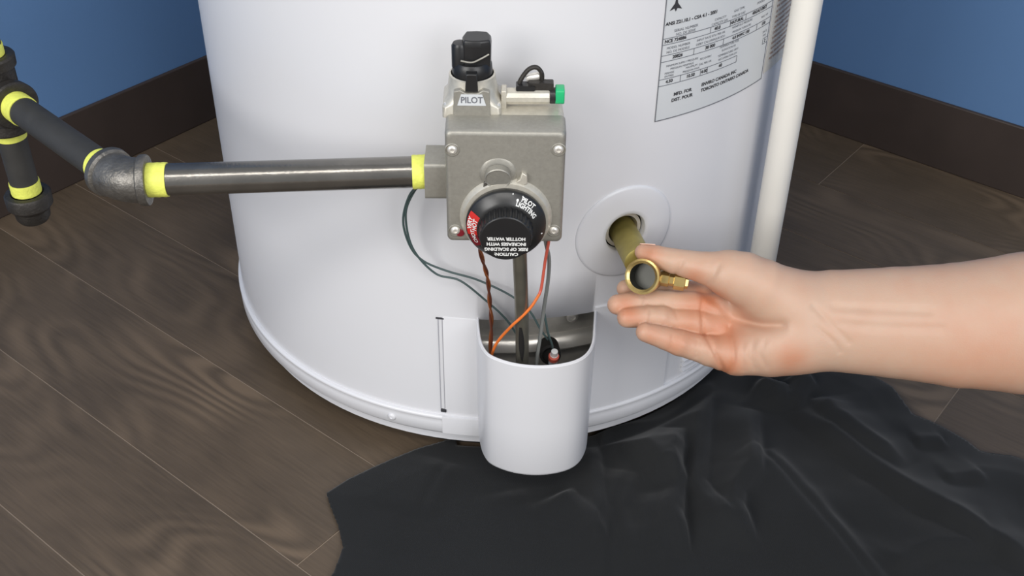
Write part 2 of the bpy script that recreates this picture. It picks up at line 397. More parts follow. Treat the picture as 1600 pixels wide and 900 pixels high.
# scoop shaped burner cover (open top)
plan = [(-0.0146, -0.2532), (-0.0140, -0.262), (-0.0122, -0.279), (-0.0085, -0.2917), (-0.0022, -0.2997), (0.0121, -0.3068), (0.0286, -0.3098), (0.0451, -0.3084), (0.0595, -0.3031), (0.0684, -0.2941), (0.0735, -0.2798), (0.0759, -0.258), (0.0774, -0.2412)]
pl = [Vector((p[0], p[1], 0)) for p in plan]; pl = smooth_path(pl, 5)
bm = B(); lv = [(0.0425, 0.975), (0.0433, 0.990), (0.0450, 1.0), (0.09, 1.0), (0.13, 1.0), (0.1548, 1.0), (0.1552, 1.0)]
cxy = Vector((0.032, -0.252, 0)); rows = []
for z, s in lv:
    rows.append([bm.verts.new(Vector((cxy.x + (p.x - cxy.x) * s * (0.975 + 0.025 * (z - 0.0425) / 0.113), cxy.y + (p.y - cxy.y) * s, z))) for p in pl])
for r0, r1 in zip(rows, rows[1:]):
    for i in range(len(r0) - 1): bm.faces.new((r0[i], r0[i + 1], r1[i + 1], r1[i]))
cv = obj('burner_cover', bm, M_enamel2, heater, label='white U shaped burner cover with open top')
sm = cv.modifiers.new('t', 'SOLIDIFY'); sm.thickness = 0.0013; sm.offset = 1
bm = B(); tube(bm, [(p.x, p.y, 0.1556) for p in pl], 0.0009, 8, hard=True)
obj('cover_hem', bm, M_enamel2, cv)
bm = B(); bt = [bm.verts.new(Vector((v.x, v.y, 0.0436))) for v in [Vector((cxy.x + (p.x - cxy.x) * 0.945, cxy.y + (p.y - cxy.y) * 0.97, 0)) for p in pl]]
bm.faces.new(bt); bmesh.ops.solidify(bm, geom=bm.faces[:], thickness=0.001)
obj('cover_floor', bm, M_galv, cv)
# igniter inside the cover
ig = obj('igniter', lathe(B(), (0.0445, -0.262, 0.118), (0.05, -0.3, 1), [(0, 0.0035), (0.012, 0.0035), (0.0125, 0.0028), (0.017, 0.0026), (0.0175, 0)], 16), M_whitep, heater, label='small white ceramic igniter inside the cover')
obj('igniter_socket', lathe(B(), (0.0432, -0.246, 0.1130), (0.05, -1, 0.35), [(-0.02, 0.0085), (0, 0.0085), (0.001, 0.0065), (-0.003, 0.006), (-0.003, 0)], 24), M_dark, heater)
obj('igniter_cap', lathe(B(), (0.0447, -0.2655, 0.1255), (0.05, -0.3, 1), [(0, 0), (0, 0.0042), (0.004, 0.0042), (0.004, 0)], 12), M_wred, heater, label='red insulating sleeve on the igniter')
screw('chamber_screw', cy(15.5, 0.132, 0.229), cy(15.5, 0, 1), 0.005, M_galvb, heater)

# escutcheon around the drain hole
def esc(s, t, h): return cy(EA + math.degrees(s / RT), EZ + t, RT + h)
def ringsurf(bm, prof, n=64):
    prev = None; first = None
    for rr_, h in prof:
        ring = [bm.verts.new(esc(rr_ * math.cos(2 * PI * i / n), rr_ * math.sin(2 * PI * i / n), h)) for i in range(n)]
        if prev:
            for i in range(n): bm.faces.new((prev[i], prev[(i + 1) % n], ring[(i + 1) % n], ring[i]))
        prev = ring
    return bm
esch = obj('escutcheon', ringsurf(B(), [(0.0162, -0.004), (0.0162, 0.0010), (0.0168, 0.0019), (0.020, 0.0022), (0.030, 0.0021), (0.0375, 0.0017), (0.0392, 0.0012), (0.0398, 0.0003), (0.0398, -0.0002)]), M_enamel2, heater, label='round white escutcheon disc around the drain hole', angle=60)
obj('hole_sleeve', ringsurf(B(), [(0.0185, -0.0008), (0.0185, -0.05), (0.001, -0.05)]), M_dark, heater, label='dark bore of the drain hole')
obj('drain_spud', ringsurf(B(), [(0.0150, -0.012), (0.0150, -0.003), (0.0122, -0.003), (0.0122, -0.03)]), M_cast2, heater, label='pale metal spud ring inside the drain hole')

# ---- rating label and its print
def lab(s, t, h=0.0): return cy(25.9 + math.degrees(s / RT), 0.315 + t, RT + h)
W_, H_ = 0.1130, 0.165
bm = B(); n = 30
def sheet(bm, s0, s1, t0, t1, h, f=lab):
    m = max(1, int(abs(s1 - s0) / 0.004)); prev = None
    for i in range(m + 1):
        s = s0 + (s1 - s0) * i / m; c = (bm.verts.new(f(s, t0, h)), bm.verts.new(f(s, t1, h)))
        if prev: bm.faces.new((prev[0], c[0], c[1], prev[1]))
        prev = c
sheet(bm, 0, W_, 0, H_, 0.00025)
rl = obj('rating_label', bm, M_label, heater, label='silver rating label with printed boxes and text')
bm = B(); LW = 0.00045; HP = 0.0005
def hline(s0, s1, t, w=LW): sheet(bm, s0, s1, t - w / 2, t + w / 2, HP)
def vline(s, t0, t1, w=LW): sheet(bm, s - w / 2, s + w / 2, t0, t1, HP)
hline(0, W_, 0.0003, 0.0007); vline(0.0003, 0, H_, 0.0007); vline(W_ - 0.0003, 0, H_, 0.0007); hline(0, W_, H_ - 0.0003, 0.0007)
# row boxes (t measured from the label's lower edge)
for t0, t1, s0, s1, divs in ((0.0585, 0.0630, 0, W_, (0.0415, 0.061, 0.078)), (0.0458, 0.0505, 0, W_, (0.0280, 0.0560, 0.094)), (0.0275, 0.0325, 0, 0.0735, (0.0185, 0.0365, 0.0430)), (0.0305, 0.0350, 0.106, W_, (0.106,))):
    hline(s0, s1, t0); hline(s0, s1, t1)
    for d in divs: vline(d, t0, t1)
vline(0.0735, 0.0275, 0.0325)
obj('label_lines', bm, M_ink, rl)
bm = B()
def T(s, t, txt, size, bold=0.0, al='CENTER'): text_into(bm, txt, size, lambda x, y: lab(s + x, t + y, HP), bold, al)
for s, t, txt, size in ((0.019, 0.0675, 'SERIAL NUMBER', 0.0028), (0.019, 0.0645, 'NO. DE SERIE', 0.0028), (0.050, 0.0675, 'CAPACITY', 0.0024), (0.050, 0.0645, 'CAPACITE GAL', 0.0024),
                        (0.069, 0.0690, 'GAS TYPE', 0.0026), (0.069, 0.0650, 'TYPE DE GAZ', 0.0024), (0.095, 0.0672, 'MODELE', 0.0026),
                        (0.014, 0.0555, 'MODEL NUMBER', 0.0026), (0.014, 0.0525, 'NO. DE MODELE', 0.0026), (0.043, 0.0557, 'INPUT RATE BTU PER HR', 0.0024), (0.043, 0.0526, 'DEBIT CALORIFIQUE BTU', 0.0024),
                        (0.075, 0.0565, 'MANIFOLD PRESSURE', 0.0024), (0.075, 0.0530, 'PRESSION TUBULURE', 0.0022), (0.103, 0.0540, 'MAX. WP', 0.0022),
                        (0.019, 0.0420, 'MINIMUM SUPPLY PRESSURE', 0.0022), (0.019, 0.0393, 'PRESSION MINIMALE', 0.0022), (0.0085, 0.0365, 'PERMISE', 0.0022), (0.0085, 0.0342, 'ENTREE', 0.0022),
                        (0.0275, 0.0370, 'MAXIMUM', 0.0022), (0.0275, 0.0343, 'PRESSION MAX', 0.0022), (0.040, 0.0405, 'RECOVERY', 0.0022), (0.040, 0.0365, 'GAL PER HR', 0.0022),
                        (0.063, 0.0445, 'TEMPERATURE RISE', 0.0024), (0.063, 0.0415, 'ELEVATION DE', 0.0022), (0.063, 0.0380, 'TEMPERATURE 100 F', 0.0024), (0.063, 0.0350, 'RECUPERATION L/H', 0.0022),
                        (0.107, 0.0405, 'DATE', 0.0024), (0.107, 0.0375, 'MFG', 0.0022)):
    T(s, t, txt, size)
obj('label_small_print', bm, M_ink, rl)
bm = B()
for s, t, txt, size, al in ((0.0015, 0.0735, 'ANSI Z21.10.1 - CSA 4.1 - 2001', 0.0034, 'LEFT'), (0.002, 0.0607, 'NCE 724886', 0.0034, 'LEFT'), (0.0480, 0.0607, '40.0', 0.0034, 'CENTER'), (0.068, 0.0607, 'NATURAL', 0.0032, 'CENTER'), (0.095, 0.0609, '40GALV38ST', 0.0034, 'CENTER'),
                            (0.014, 0.0481, '28826', 0.0034, 'CENTER'), (0.043, 0.0481, '38 000', 0.0034, 'CENTER'), (0.075, 0.0481, '4.0 INWC 150', 0.0032, 'CENTER'), (0.103, 0.0481, '150', 0.0034, 'CENTER'),
                            (0.009, 0.0300, '4.50', 0.0034, 'CENTER'), (0.0275, 0.0300, '10.50', 0.0034, 'CENTER'), (0.0400, 0.0300, '4.00', 0.0034, 'CENTER'), (0.056, 0.0300, '40', 0.0034, 'CENTER'),
                            (0.109, 0.0327, '2', 0.0034, 'CENTER'),
                            (0.022, 0.0185, 'MFD. FOR', 0.0036, 'CENTER'), (0.022, 0.0140, 'DIST. POUR', 0.0036, 'CENTER'), (0.039, 0.0195, 'ENVIRO CANADA INC', 0.0036, 'LEFT'), (0.039, 0.0150, 'TORONTO ONTARIO CANADA', 0.0036, 'LEFT'),
                            (0.020, 0.0930, 'CANADA', 0.0075, 'LEFT')):
    T(s, t, txt, size, 0.00012, al)
# emblem: a dark spire on a broad foot
for poly in ([(0, 0.013), (0.0012, 0.006), (0.0050, 0.0012), (0.0012, 0.0024), (0, 0)], [(0, 0.013), (-0.0012, 0.006), (-0.0050, 0.0012), (-0.0012, 0.0024), (0, 0)]):
    bm.faces.new([bm.verts.new(lab(0.0085 + x, 0.0815 + y, HP)) for x, y in poly])
obj('label_bold_print', bm, M_ink2, rl)
# second label
def lab2(s, t, h=0.0): return cy(51.9 + math.degrees(s / RT), 0.318 + t, RT + h)
bm = B(); sheet(bm, 0, 0.046, 0, 0.16, 0.00025, lab2)
wl = obj('warning_label', bm, M_label2, heater, label='beige warning label with brown text lines beside the pipe')
bm = B()
lines = ['FOR YOUR SAFETY AREA MUST BE', 'WELL VENTILATED AND FREE OF', 'VAPORS FROM GASOLINE PAINT', 'SOLVENTS ADHESIVES AND ANY', 'FLAMMABLE LIQUIDS. DO NOT', 'STORE NEAR THIS APPLIANCE', 'CAUTION KEEP AREA CLEAR', 'AVERTISSEMENT GARDER LE', 'SECTEUR BIEN AERE ET LIBRE', 'DE TOUTE VAPEUR INFLAMMABLE']
for k in range(14):
    y = 0.010 + 0.0042 * k
    text_into(bm, lines[k % 10], 0.0026, lambda x, yy, y=y: lab2(0.006 + x, y + yy, HP), 0.00008, 'LEFT')
for k in range(4):
    y = 0.084 + 0.008 * k
    text_into(bm, lines[k], 0.0045, lambda x, yy, y=y: lab2(0.003 + x, y + yy, HP), 0.0001, 'LEFT')
obj('warning_print', bm, M_inko, wl)

# ================================================================== GAS CONTROL VALVE
gv = thing('gas_control_valve', 'grey cast metal gas control valve with black dial on the front of the tank', 'gas valve', (0.006, -0.254, 0.30))
X0, X1, Z0, Z1 = -0.0318, 0.0434, 0.2800, 0.3626
bm = B(); rs = []
pr = [(-0.309, 0.0, 0.0030), (-0.327, 0.0, 0.0030), (-0.3292, 0.0006, 0.0032), (-0.3304, 0.0018, 0.0036), (-0.3306, 0.0032, 0.004)]
bm = B()
for y, ins, rc in pr:
    rs.append([bm.verts.new((p[0], y, p[1])) for p in rrect(X0 + ins, X1 - ins, Z0 + ins, Z1 - ins, rc)])
for a, b in zip(rs, rs[1:]):
    for i in range(len(a)): bm.faces.new((a[i], a[(i + 1) % len(a)], b[(i + 1) % len(a)], b[i]))
bm.faces.new(rs[-1]); bm.faces.new(rs[0][::-1])
body = obj('valve_body', bm, M_cast, gv, angle=50)
bm = B(); rs = []
for y, ins in ((-0.3085, 0.0012), (-0.300, 0.0005), (-0.276, 0.0016), (-0.272, 0.006)):
    rs.append([bm.verts.new((p[0], y, p[1])) for p in rrect(X0 + ins, X1 - ins, Z0 + 0.004 + ins, Z1 + 0.0006 - ins, 0.005)])
for a, b in zip(rs, rs[1:]):
    for i in range(len(a)): bm.faces.new((a[i], a[(i + 1) % len(a)], b[(i + 1) % len(a)], b[i]))
bm.faces.new(rs[-1]); bm.faces.new(rs[0][::-1])
obj('valve_rear_casting', bm, M_cast2, gv, angle=50, bevel=0.0006)
obj('tank_shank', lathe(B(), (0.006, -0.274, 0.318), (0, 1, 0), [(0, 0), (0, 0.0165), (0.004, 0.0165), (0.004, 0.0125), (0.0198, 0.0125), (0.0198, 0)], 32), M_cast2, gv)
# inlet block with hexagonal chamfers on the left
bm = B(); AX = (-0.300, 0.3151)
prism(bm, rrect(-0.3135, -0.2865, 0.3015, 0.3287, 0.003, 4), lambda p, k: Vector((-0.0466 + 0.0155 * k, p[0], p[1])))
obj('inlet_boss', bm, M_cast, gv, angle=50)
# corner screws sunk in bosses
for x, z in ((-0.0272, 0.3495), (0.0388, 0.3505), (-0.0262, 0.2893), (0.0378, 0.2900)):
    obj('screw_boss', lathe(B(), (x, -0.3300, z), (0, -1, 0), [(0, 0.0046), (0.0010, 0.0046), (0.0012, 0.0042), (0.0003, 0.0038), (0.0003, 0)], 28), M_cast, gv)
    screw('cover_screw', (x, -0.3303, z), (0, -1, 0), 0.0032, M_galvb, gv)
obj('paint_mark', lathe(B(), (-0.0232, -0.3306, 0.2875), (0, -1, 0), [(0, 0.0030), (0.0006, 0.0026), (0.0007, 0)], 14), M_redd, gv, label='small dark red paint mark')
# round cap with its hump, little tab
obj('cap_hump', lathe(B(), (0.0015, -0.3300, 0.3335), (0, -0.9, 0.1), [(-0.002, 0.0135), (0.0002, 0.0122), (0.0014, 0.0108), (0.0021, 0.0092), (0.0023, 0)], 40), M_cast, gv, label='rounded hump around the cap')
obj('round_cap', lathe(B(), (0.0013, -0.3315, 0.3325), (0, -1, -0.22), [(0, 0.0084), (0.0040, 0.0083), (0.0046, 0.0078), (0.0040, 0.0072), (0.0042, 0)], 40), M_cast, gv)
bm = B(); prism(bm, [(0.0120, 0.3275), (0.0160, 0.3245), (0.0200, 0.3270), (0.0196, 0.3330), (0.0165, 0.3350), (0.0150, 0.3300)], lambda p, k: Vector((p[0], -0.3300 - 0.0035 * k, p[1])))
obj('stop_tab', bm, M_cast2, gv, bevel=0.0006)
bm = B(); prism(bm, [(-0.0082, 0.3230), (-0.0055, 0.3235), (-0.0050, 0.3290), (-0.0075, 0.3275)], lambda p, k: Vector((p[0], -0.3300 - 0.0035 * k, p[1])))
obj('stop_tab', bm, M_fit, gv, bevel=0.0005)
# dial seat and thermostat dial
DC = Vector((0.0066, 0, 0.2990))
obj('dial_seat', lathe(B(), (DC.x, -0.329, DC.z + 0.001), (0, -1, 0), [(0, 0.0305), (0.0035, 0.0290), (0.0055, 0.0275), (0.0055, 0)], 64), M_cast2, gv, label='pale raised seat around the dial')
dial = obj('temperature_dial', lathe(B(), (DC.x, -0.3345, DC.z), (0, -1, 0), [(0, 0.0254), (0.0012, 0.0258), (0.0038, 0.0258), (0.0050, 0.0250), (0.0085, 0.0198), (0.0092, 0.0188), (0.0096, 0.0174), (0.0096, 0)], 96), M_dial, gv, label='black round temperature dial')
bm = B(); n = 120; prev = None
for t, r, rib in ((0.0088, 0.0176, 1), (0.0140, 0.0172, 1), (0.0185, 0.0166, 1), (0.0193, 0.0162, 0), (0.0197, 0.0155, 0)):
    ring = []
    for i in range(n):
        q = r - (0.0008 if rib and (i % 4) in (0, 1) else 0); a = 2 * PI * i / n
        ring.append(bm.verts.new((DC.x + q * math.cos(a), -0.3345 - t, DC.z + q * math.sin(a))))
    if prev:
        for i in range(n): bm.faces.new((prev[i], prev[(i + 1) % n], ring[(i + 1) % n], ring[i]))
    prev = ring
bm.faces.new(prev)
obj('dial_grip', bm, M_blackp, dial, smooth=False, label='ribbed black grip of the dial')
bm = B(); YF = -0.3345 - 0.0199
for k, s in enumerate(('CAUTION:', 'RISK OF SCALDING', 'INCREASES WITH', 'HOTTER WATER')):
    text_into(bm, s, 0.0032, lambda x, y, k=k: Vector((DC.x + 0.0004 - x, YF, DC.z - 0.0115 + 0.0039 * k - y)), 0.00014)
obj('caution_print', bm, M_whitep, dial, smooth=False)
# lettering on the sloping skirt
def skirt(r, a, h=0.00025):
    """r from dial axis, a degrees clockwise from top"""
    t = np.interp(r, [0.0188, 0.0198, 0.0250, 0.0258], [0.0093, 0.0086, 0.0051, 0.0040])
    return Vector((DC.x + r * math.sin(rad(a)), -0.3345 - t - h, DC.z + r * math.cos(rad(a))))
bm = B()
text_into(bm, 'PILOT', 0.0036, lambda x, y: skirt(0.0234 + y, 37 + math.degrees(x / 0.0225)), 0.00012)
text_into(bm, 'LIGHTING', 0.0036, lambda x, y: skirt(0.0203 + y, 41 + math.degrees(x / 0.0205)), 0.00012)
for r, a, q in ((0.0222, 19, 0.0008), (0.0235, 101, 0.0006), (0.0249, 25, 0.0004), (0.0249, 10, 0.0004)):
    bm.faces.new([bm.verts.new(skirt(r + q * math.sin(2 * PI * i / 12), a + math.degrees(q / r * math.cos(2 * PI * i / 12)))) for i in range(12)])
obj('pilot_lighting_print', bm, M_whitep, dial, smooth=False)
def skpatch(a0, a1, r0, r1, m, name, h=0.00018):
    bm = B(); n = 12; rr_ = np.linspace(r0, r1, 6); g = [[bm.verts.new(skirt(r, a0 + (a1 - a0) * i / n, h)) for r in rr_] for i in range(n + 1)]
    for i in range(n):
        for j in range(5): bm.faces.new((g[i][j], g[i + 1][j], g[i + 1][j + 1], g[i][j + 1]))
    return obj(name, bm, m, dial)
skpatch(-104, -62, 0.0186, 0.0250, M_red, 'red_hot_zone'); skpatch(-128, -105, 0.0186, 0.0244, M_redd, 'dark_red_zone')
bm = B()
text_into(bm, 'VERY', 0.0036, lambda x, y: skirt(0.0232 + y, -82 + math.degrees(x / 0.0225), 0.0004), 0.00012)
text_into(bm, 'HOT', 0.0038, lambda x, y: skirt(0.0201 + y, -82 + math.degrees(x / 0.0205), 0.0004), 0.00012)
text_into(bm, 'HOT', 0.0036, lambda x, y: skirt(0.0213 + y, -104 + math.degrees(x / 0.0215), 0.0004), 0.00010)
text_into(bm, 'C', 0.0032, lambda x, y: skirt(0.0213 + y, -118 + math.degrees(x / 0.0215), 0.0004), 0.00010)
obj('hot_print', bm, M_whitep, dial, smooth=False)

# tower that carries the gas cock knob
KX, KY = -0.0155, -0.2930
bm = B(); secs = []
def tsec(z, hw, hd, rc, cy0=0):
    return [Vector((KX + x, KY + cy0 + y, z)) for x, y in rrect(-hw, hw, -hd, hd, rc, 6)]
for z, hw, hd, rc in ((0.3600, 0.0186, 0.0160, 0.002), (0.3668, 0.0186, 0.0160, 0.003), (0.3685, 0.0176, 0.0156, 0.006), (0.3720, 0.0160, 0.0152, 0.010), (0.3800, 0.0150, 0.0150, 0.0145), (0.3835, 0.0146, 0.0146, 0.0145), (0.3840, 0.0136, 0.0136, 0.0135), (0.3770, 0.0130, 0.0130, 0.0129)):
    secs.append([bm.verts.new(v) for v in tsec(z, hw, hd, rc)])
for a, b in zip(secs, secs[1:]):
    for i in range(len(a)): bm.faces.new((a[i], a[(i + 1) % len(a)], b[(i + 1) % len(a)], b[i]))
bm.faces.new(secs[0][::-1]); bm.faces.new(secs[-1])
tower = obj('knob_tower', bm, M_cast2, gv, angle=40)
# front face plate with the notch and the PILOT window
bm = B(); prism(bm, [(-0.0118, 0.3600), (0.0118, 0.3600), (0.0112, 0.3790), (0.0070, 0.3800), (0.0036, 0.3778), (-0.0036, 0.3778), (-0.0070, 0.3800), (-0.0112, 0.3790)], lambda p, k: Vector((KX + p[0], -0.3060 - 0.0042 * k, p[1])))
obj('tower_face', bm, M_cast, gv, smooth=False, bevel=0.0007)
bm = B(); prism(bm, [(-0.0090, 0.3696), (0.0090, 0.3696), (0.0066, 0.3772), (-0.0066, 0.3772)], lambda p, k: Vector((KX + p[0], -0.3100 - 0.0006 * k, p[1])))
pp = obj('pilot_plate', bm, M_label, gv, smooth=False, label='small pale plate reading PILOT')
bm = B(); text_into(bm, 'PILOT', 0.0060, lambda x, y: Vector((KX + x * 0.86, -0.3108, 0.3733 + y)), 0.0001)
obj('pilot_print', bm, M_ink, pp, smooth=False)
for x in (-0.0148, 0.0150):
    screw('tower_screw', (KX + x, KY - 0.0118, 0.3672), (0, -0.25, 1), 0.0032, M_galvb, gv)
# black gas cock knob
bm = B()
lathe(bm, (KX, KY, 0), (0, 0, 1), [(0.3775, 0), (0.3775, 0.0126), (0.3860, 0.0128), (0.3905, 0.0124), (0.3925, 0.0110), (0.3930, 0)], 40)
knob = obj('gas_cock_knob', bm, M_blackp, gv, angle=40, label='black gas cock knob with raised grip bar')
bm = B()
secs = []
for z, s in ((0.3900, 0.97), (0.4040, 0.99), (0.4072, 0.96), (0.4082, 0.88)):
    P = []
    for x, y in [(-0.0050, -0.0070), (0.0000, -0.0084), (0.0060, -0.0080), (0.0118, -0.0058), (0.0122, 0.0030), (0.0100, 0.0080), (0.0030, 0.0088), (-0.0040, 0.0080), (-0.0062, 0.0), ]:
        P.append(bm.verts.new((KX + x * s, KY + y * s, z)))
    secs.append(P)
for a, b in zip(secs, secs[1:]):
    for i in range(len(a)): bm.faces.new((a[i], a[(i + 1) % len(a)], b[(i + 1) % len(a)], b[i]))
bm.faces.new(secs[-1]); bm.faces.new(secs[0][::-1])
obj('grip_bar', bm, M_blackp, knob, bevel=0.0009, seg=3)
bm = B(); lathe(bm, (KX - 0.0074, KY - 0.0020, 0.389), (0, 0, 1), [(0, 0.0054), (0.0140, 0.0054), (0.0158, 0.0044), (0.0163, 0)], 20)
obj('grip_lobe', bm, M_blackp, knob)
bm = B(); prism(bm, [(-0.0040, 0), (0.0040, 0), (0.0034, 0.012), (-0.0034, 0.012)], lambda p, k: Vector((KX + p[0], KY - 0.0105 - 0.0065 * k, 0.3785 + p[1])))
obj('knob_pointer', bm, M_blackp, knob, bevel=0.0006)
bm = B(); tube(bm, [(KX - 0.0068, KY - 0.0098, 0.3962), (KX, KY - 0.0098, 0.3952), (KX + 0.0055, KY - 0.0095, 0.3975), (KX + 0.0105, KY - 0.0072, 0.3995)], 0.0006, 8)
obj('knob_rib', bm, M_cast, knob, label='light line along the knob rib')  # pale grey line along the front edge of the black grip

# igniter cartridge, green button, wire loop
bm = B(); box(bm, (0.0028, -0.3005, 0.3600), (0.0062, -0.2905, 0.3745)); 
obj('cartridge_bracket', bm, M_cast2, gv, bevel=0.0006)
obj('igniter_cartridge', lathe(B(), (0.0058, -0.2955, 0.3688), (1, 0.0, 0.01), [(0, 0), (0, 0.0050), (0.0015, 0.0054), (0.0268, 0.0054), (0.0285, 0.0046), (0.0285, 0)], 12, PI / 12), M_cast2, gv, angle=25)
obj('cartridge_collar', lathe(B(), (0.0335, -0.2955, 0.3695), (1, 0, 0.01), [(0, 0), (0, 0.0052), (0.0035, 0.0052), (0.0035, 0)], 20), M_blackp, gv)
bm = B(); prism(bm, rrect(-0.0050, 0.0050, -0.0050, 0.0050, 0.0018, 3), lambda p, k: Vector((0.0370 + 0.0058 * k, -0.2955 + p[0], 0.3705 + p[1])))
obj('green_button', bm, M_green, gv, bevel=0.0006, label='bright green igniter push button')
bm = B(); prism(bm, rrect(-0.0060, 0.0060, 0, 0.0034, 0.0008, 2), lambda p, k: Vector((0.0180 + p[0] + 0.010 * 0, -0.2985 + 0.007 * k, 0.3738 + p[1])))
obj('wire_clip', bm, M_blackp, gv)
bm = B(); prism(bm, rrect(-0.0080, 0.0080, 0, 0.0052, 0.0008, 2), lambda p, k: Vector((0.0278 + p[0], -0.2975 + 0.006 * k, 0.3736 + p[1])))
obj('wire_clip', bm, M_fitd, gv)
bm = B(); tube(bm, [(0.0145, -0.294, 0.3745), (0.0148, -0.294, 0.3790), (0.0195, -0.293, 0.3858), (0.0245, -0.292, 0.3872), (0.0280, -0.292, 0.3835), (0.0285, -0.292, 0.3780)], 0.0015, 10)
obj('wire_loop', bm, M_fitd, gv, label='small dark loop of wire above the cartridge')
bm = B(); lathe(bm, (0.0185, -0.290, 0.3785), (1, 0, 0.25), [(0, 0), (0, 0.0027), (0.008, 0.0027), (0.009, 0.002), (0.009, 0)], 14)
obj('wire_terminal', bm, M_galvb, gv, label='small silver wire terminal')

# burner feed tube and wires below the valve
tag(obj('burner_tube', tube(B(), [(0.0150, -0.3060, 0.284), (0.0162, -0.3050, 0.254), (0.0177, -0.300, 0.220), (0.0190, -0.294, 0.185), (0.0196, -0.290, 0.160), (0.0206, -0.284, 0.125), (0.0212, -0.280, 0.080)], 0.0050, 20), M_tube),
    'straight dark grey metal tube running from the valve down into the white burner cover', 'tube')
bt_ = [o for o in COL.objects if o.name == 'burner_tube'][0]
obj('tube_slot', tube(B(), [(0.0180, -0.2985, 0.183), (0.0188, -0.2963, 0.170), (0.0194, -0.2945, 0.157), (0.0197, -0.2932, 0.146)], lambda t: 0.0021 * math.sin(PI * min(1, 0.12 + t * 0.86)) + 0.0001, 10), M_dark, bt_, label='narrow dark slot in the tube')
def wire(name, parts, label):
    t = thing(name, label, 'wire', parts[0][0][0])
    for i, (pts, r, m) in enumerate(parts): obj('wire_strand', tube(B(), pts, r, 8, 8), m, t)
    return t
green_a = [(-0.046, -0.289, 0.3025), (-0.0500, -0.287, 0.2985), (-0.0605, -0.275, 0.2808), (-0.0667, -0.268, 0.2548), (-0.063, -0.264, 0.2299), (-0.0538, -0.262, 0.2154), (-0.0362, -0.26, 0.2049), (-0.0148, -0.26, 0.1975), (0.0092, -0.262, 0.1855), (0.0245, -0.262, 0.171), (0.0340, -0.262, 0.1520), (0.040, -0.262, 0.142)]
green_b = [(-0.045, -0.286, 0.302), (-0.0500, -0.284, 0.2943), (-0.0567, -0.276, 0.2851), (-0.0644, -0.27, 0.2616), (-0.0611, -0.265, 0.2289), (-0.0456, -0.262, 0.2044), (-0.0277, -0.261, 0.1974), (-0.0101, -0.261, 0.1808), (0.007, -0.258, 0.159), (0.0183, -0.25, 0.1322)]
wire('green_wire_pair', [(green_a, 0.00085, M_wgreen), (green_b, 0.00085, M_wgreen)], 'pair of dark green wires looping from the pipe inlet across the tank to the cover')
def twist(base, off, n=5):
    P = smooth_path(base, 4); out = []
    for i, p in enumerate(P):
        a = i / len(P) * n * 2 * PI; out.append(p + Vector((math.cos(a), math.sin(a), 0)) * off)
    return out
brown = [(-0.0122, -0.304, 0.284), (-0.0125, -0.300, 0.2680), (-0.0118, -0.295, 0.252), (-0.0085, -0.287, 0.2299), (-0.0058, -0.283, 0.2128), (-0.0049, -0.28, 0.193), (-0.0035, -0.276, 0.1688), (-0.0045, -0.276, 0.1405), (-0.0035, -0.274, 0.1194)]
wire('brown_wire_pair', [(twist(brown, 0.0008), 0.0010, M_wbrown), (twist(brown, -0.0008), 0.0009, M_copper)], 'twisted brown and copper wire hanging from the dial into the cover')
wire('orange_wire', [([(0.0365, -0.302, 0.286), (0.0363, -0.3, 0.2631), (0.0344, -0.297, 0.2425), (0.0324, -0.296, 0.2185), (0.0310, -0.2975, 0.2130)], 0.0011, M_wred), ([(0.0310, -0.2975, 0.2130), (0.0255, -0.3005, 0.2041), (0.0185, -0.3008, 0.1945), (0.0115, -0.2995, 0.1851), (0.0015, -0.293, 0.1652), (-0.0033, -0.286, 0.1452), (-0.0044, -0.28, 0.1246)], 0.0011, M_worange)],
     'bright orange wire with a pinkish upper end, crossing in front of the tube')
wire('grey_wire', [([(0.0345, -0.302, 0.286), (0.0338, -0.298, 0.2617), (0.0372, -0.292, 0.2397), (0.0372, -0.286, 0.2156), (0.0353, -0.282, 0.1891), (0.0335, -0.282, 0.1648), (0.031, -0.28, 0.1316), (0.0313, -0.28, 0.100)], 0.0014, M_wgrey)],
     'thicker grey wire hanging right of the tube into the cover')
wire('igniter_lead', [([(0.0361, -0.263, 0.170), (0.0380, -0.264, 0.160), (0.0400, -0.265, 0.150), (0.0430, -0.2645, 0.140), (0.0440, -0.263, 0.134)], 0.0009, M_wgreen)], 'short green lead joining the white igniter inside the cover')

# ================================================================== GAS PIPE
gp = thing('gas_pipe_assembly', 'black iron gas pipe with yellow taped joints entering the valve from the left', 'gas pipe', (-0.242, -0.316, 0.3151))
A = Vector((-0.0450, -0.300, 0.3151)); E0 = Vector((-0.2420, -0.3160, 0.3151)); T0 = Vector((-0.3630, -0.1990, 0.3151))
d1 = (A - E0).normalized(); d2 = (T0 - E0).normalized()
PR = 0.0105
obj('horizontal_pipe', lathe(B(), E0 + d1 * 0.012, d1, [(0, 0), (0, PR), ((A - E0).length - 0.012 + 0.004, PR), ((A - E0).length - 0.012 + 0.004, 0)], 40), M_iron, gp, label='shiny black iron pipe running level to the valve')
obj('angled_pipe', lathe(B(), E0 + d2 * 0.012, d2, [(0, 0), (0, PR), ((T0 - E0).length - 0.022, PR), ((T0 - E0).length - 0.022, 0)], 40), M_ironm, gp, label='matt black pipe running back to the tee')
def tape(p, d, L_=0.009, name='thread_tape'):
    bm = B(); prof = [(0, PR - 0.001)]
    for i in range(7): prof.append((L_ * i / 6, PR + 0.0007 + 0.0002 * (i % 2)))
    prof.append((L_, PR - 0.001)); lathe(bm, p, d, prof, 36); return obj(name, bm, M_tape, gp)
tape(A - d1 * 0.0105, d1, 0.0100); tape(E0 + d1 * 0.0165, d1, 0.0125)
tape(E0 + d2 * 0.0182, d2, 0.0110); tape(T0 - d2 * 0.0370, d2, 0.0120)
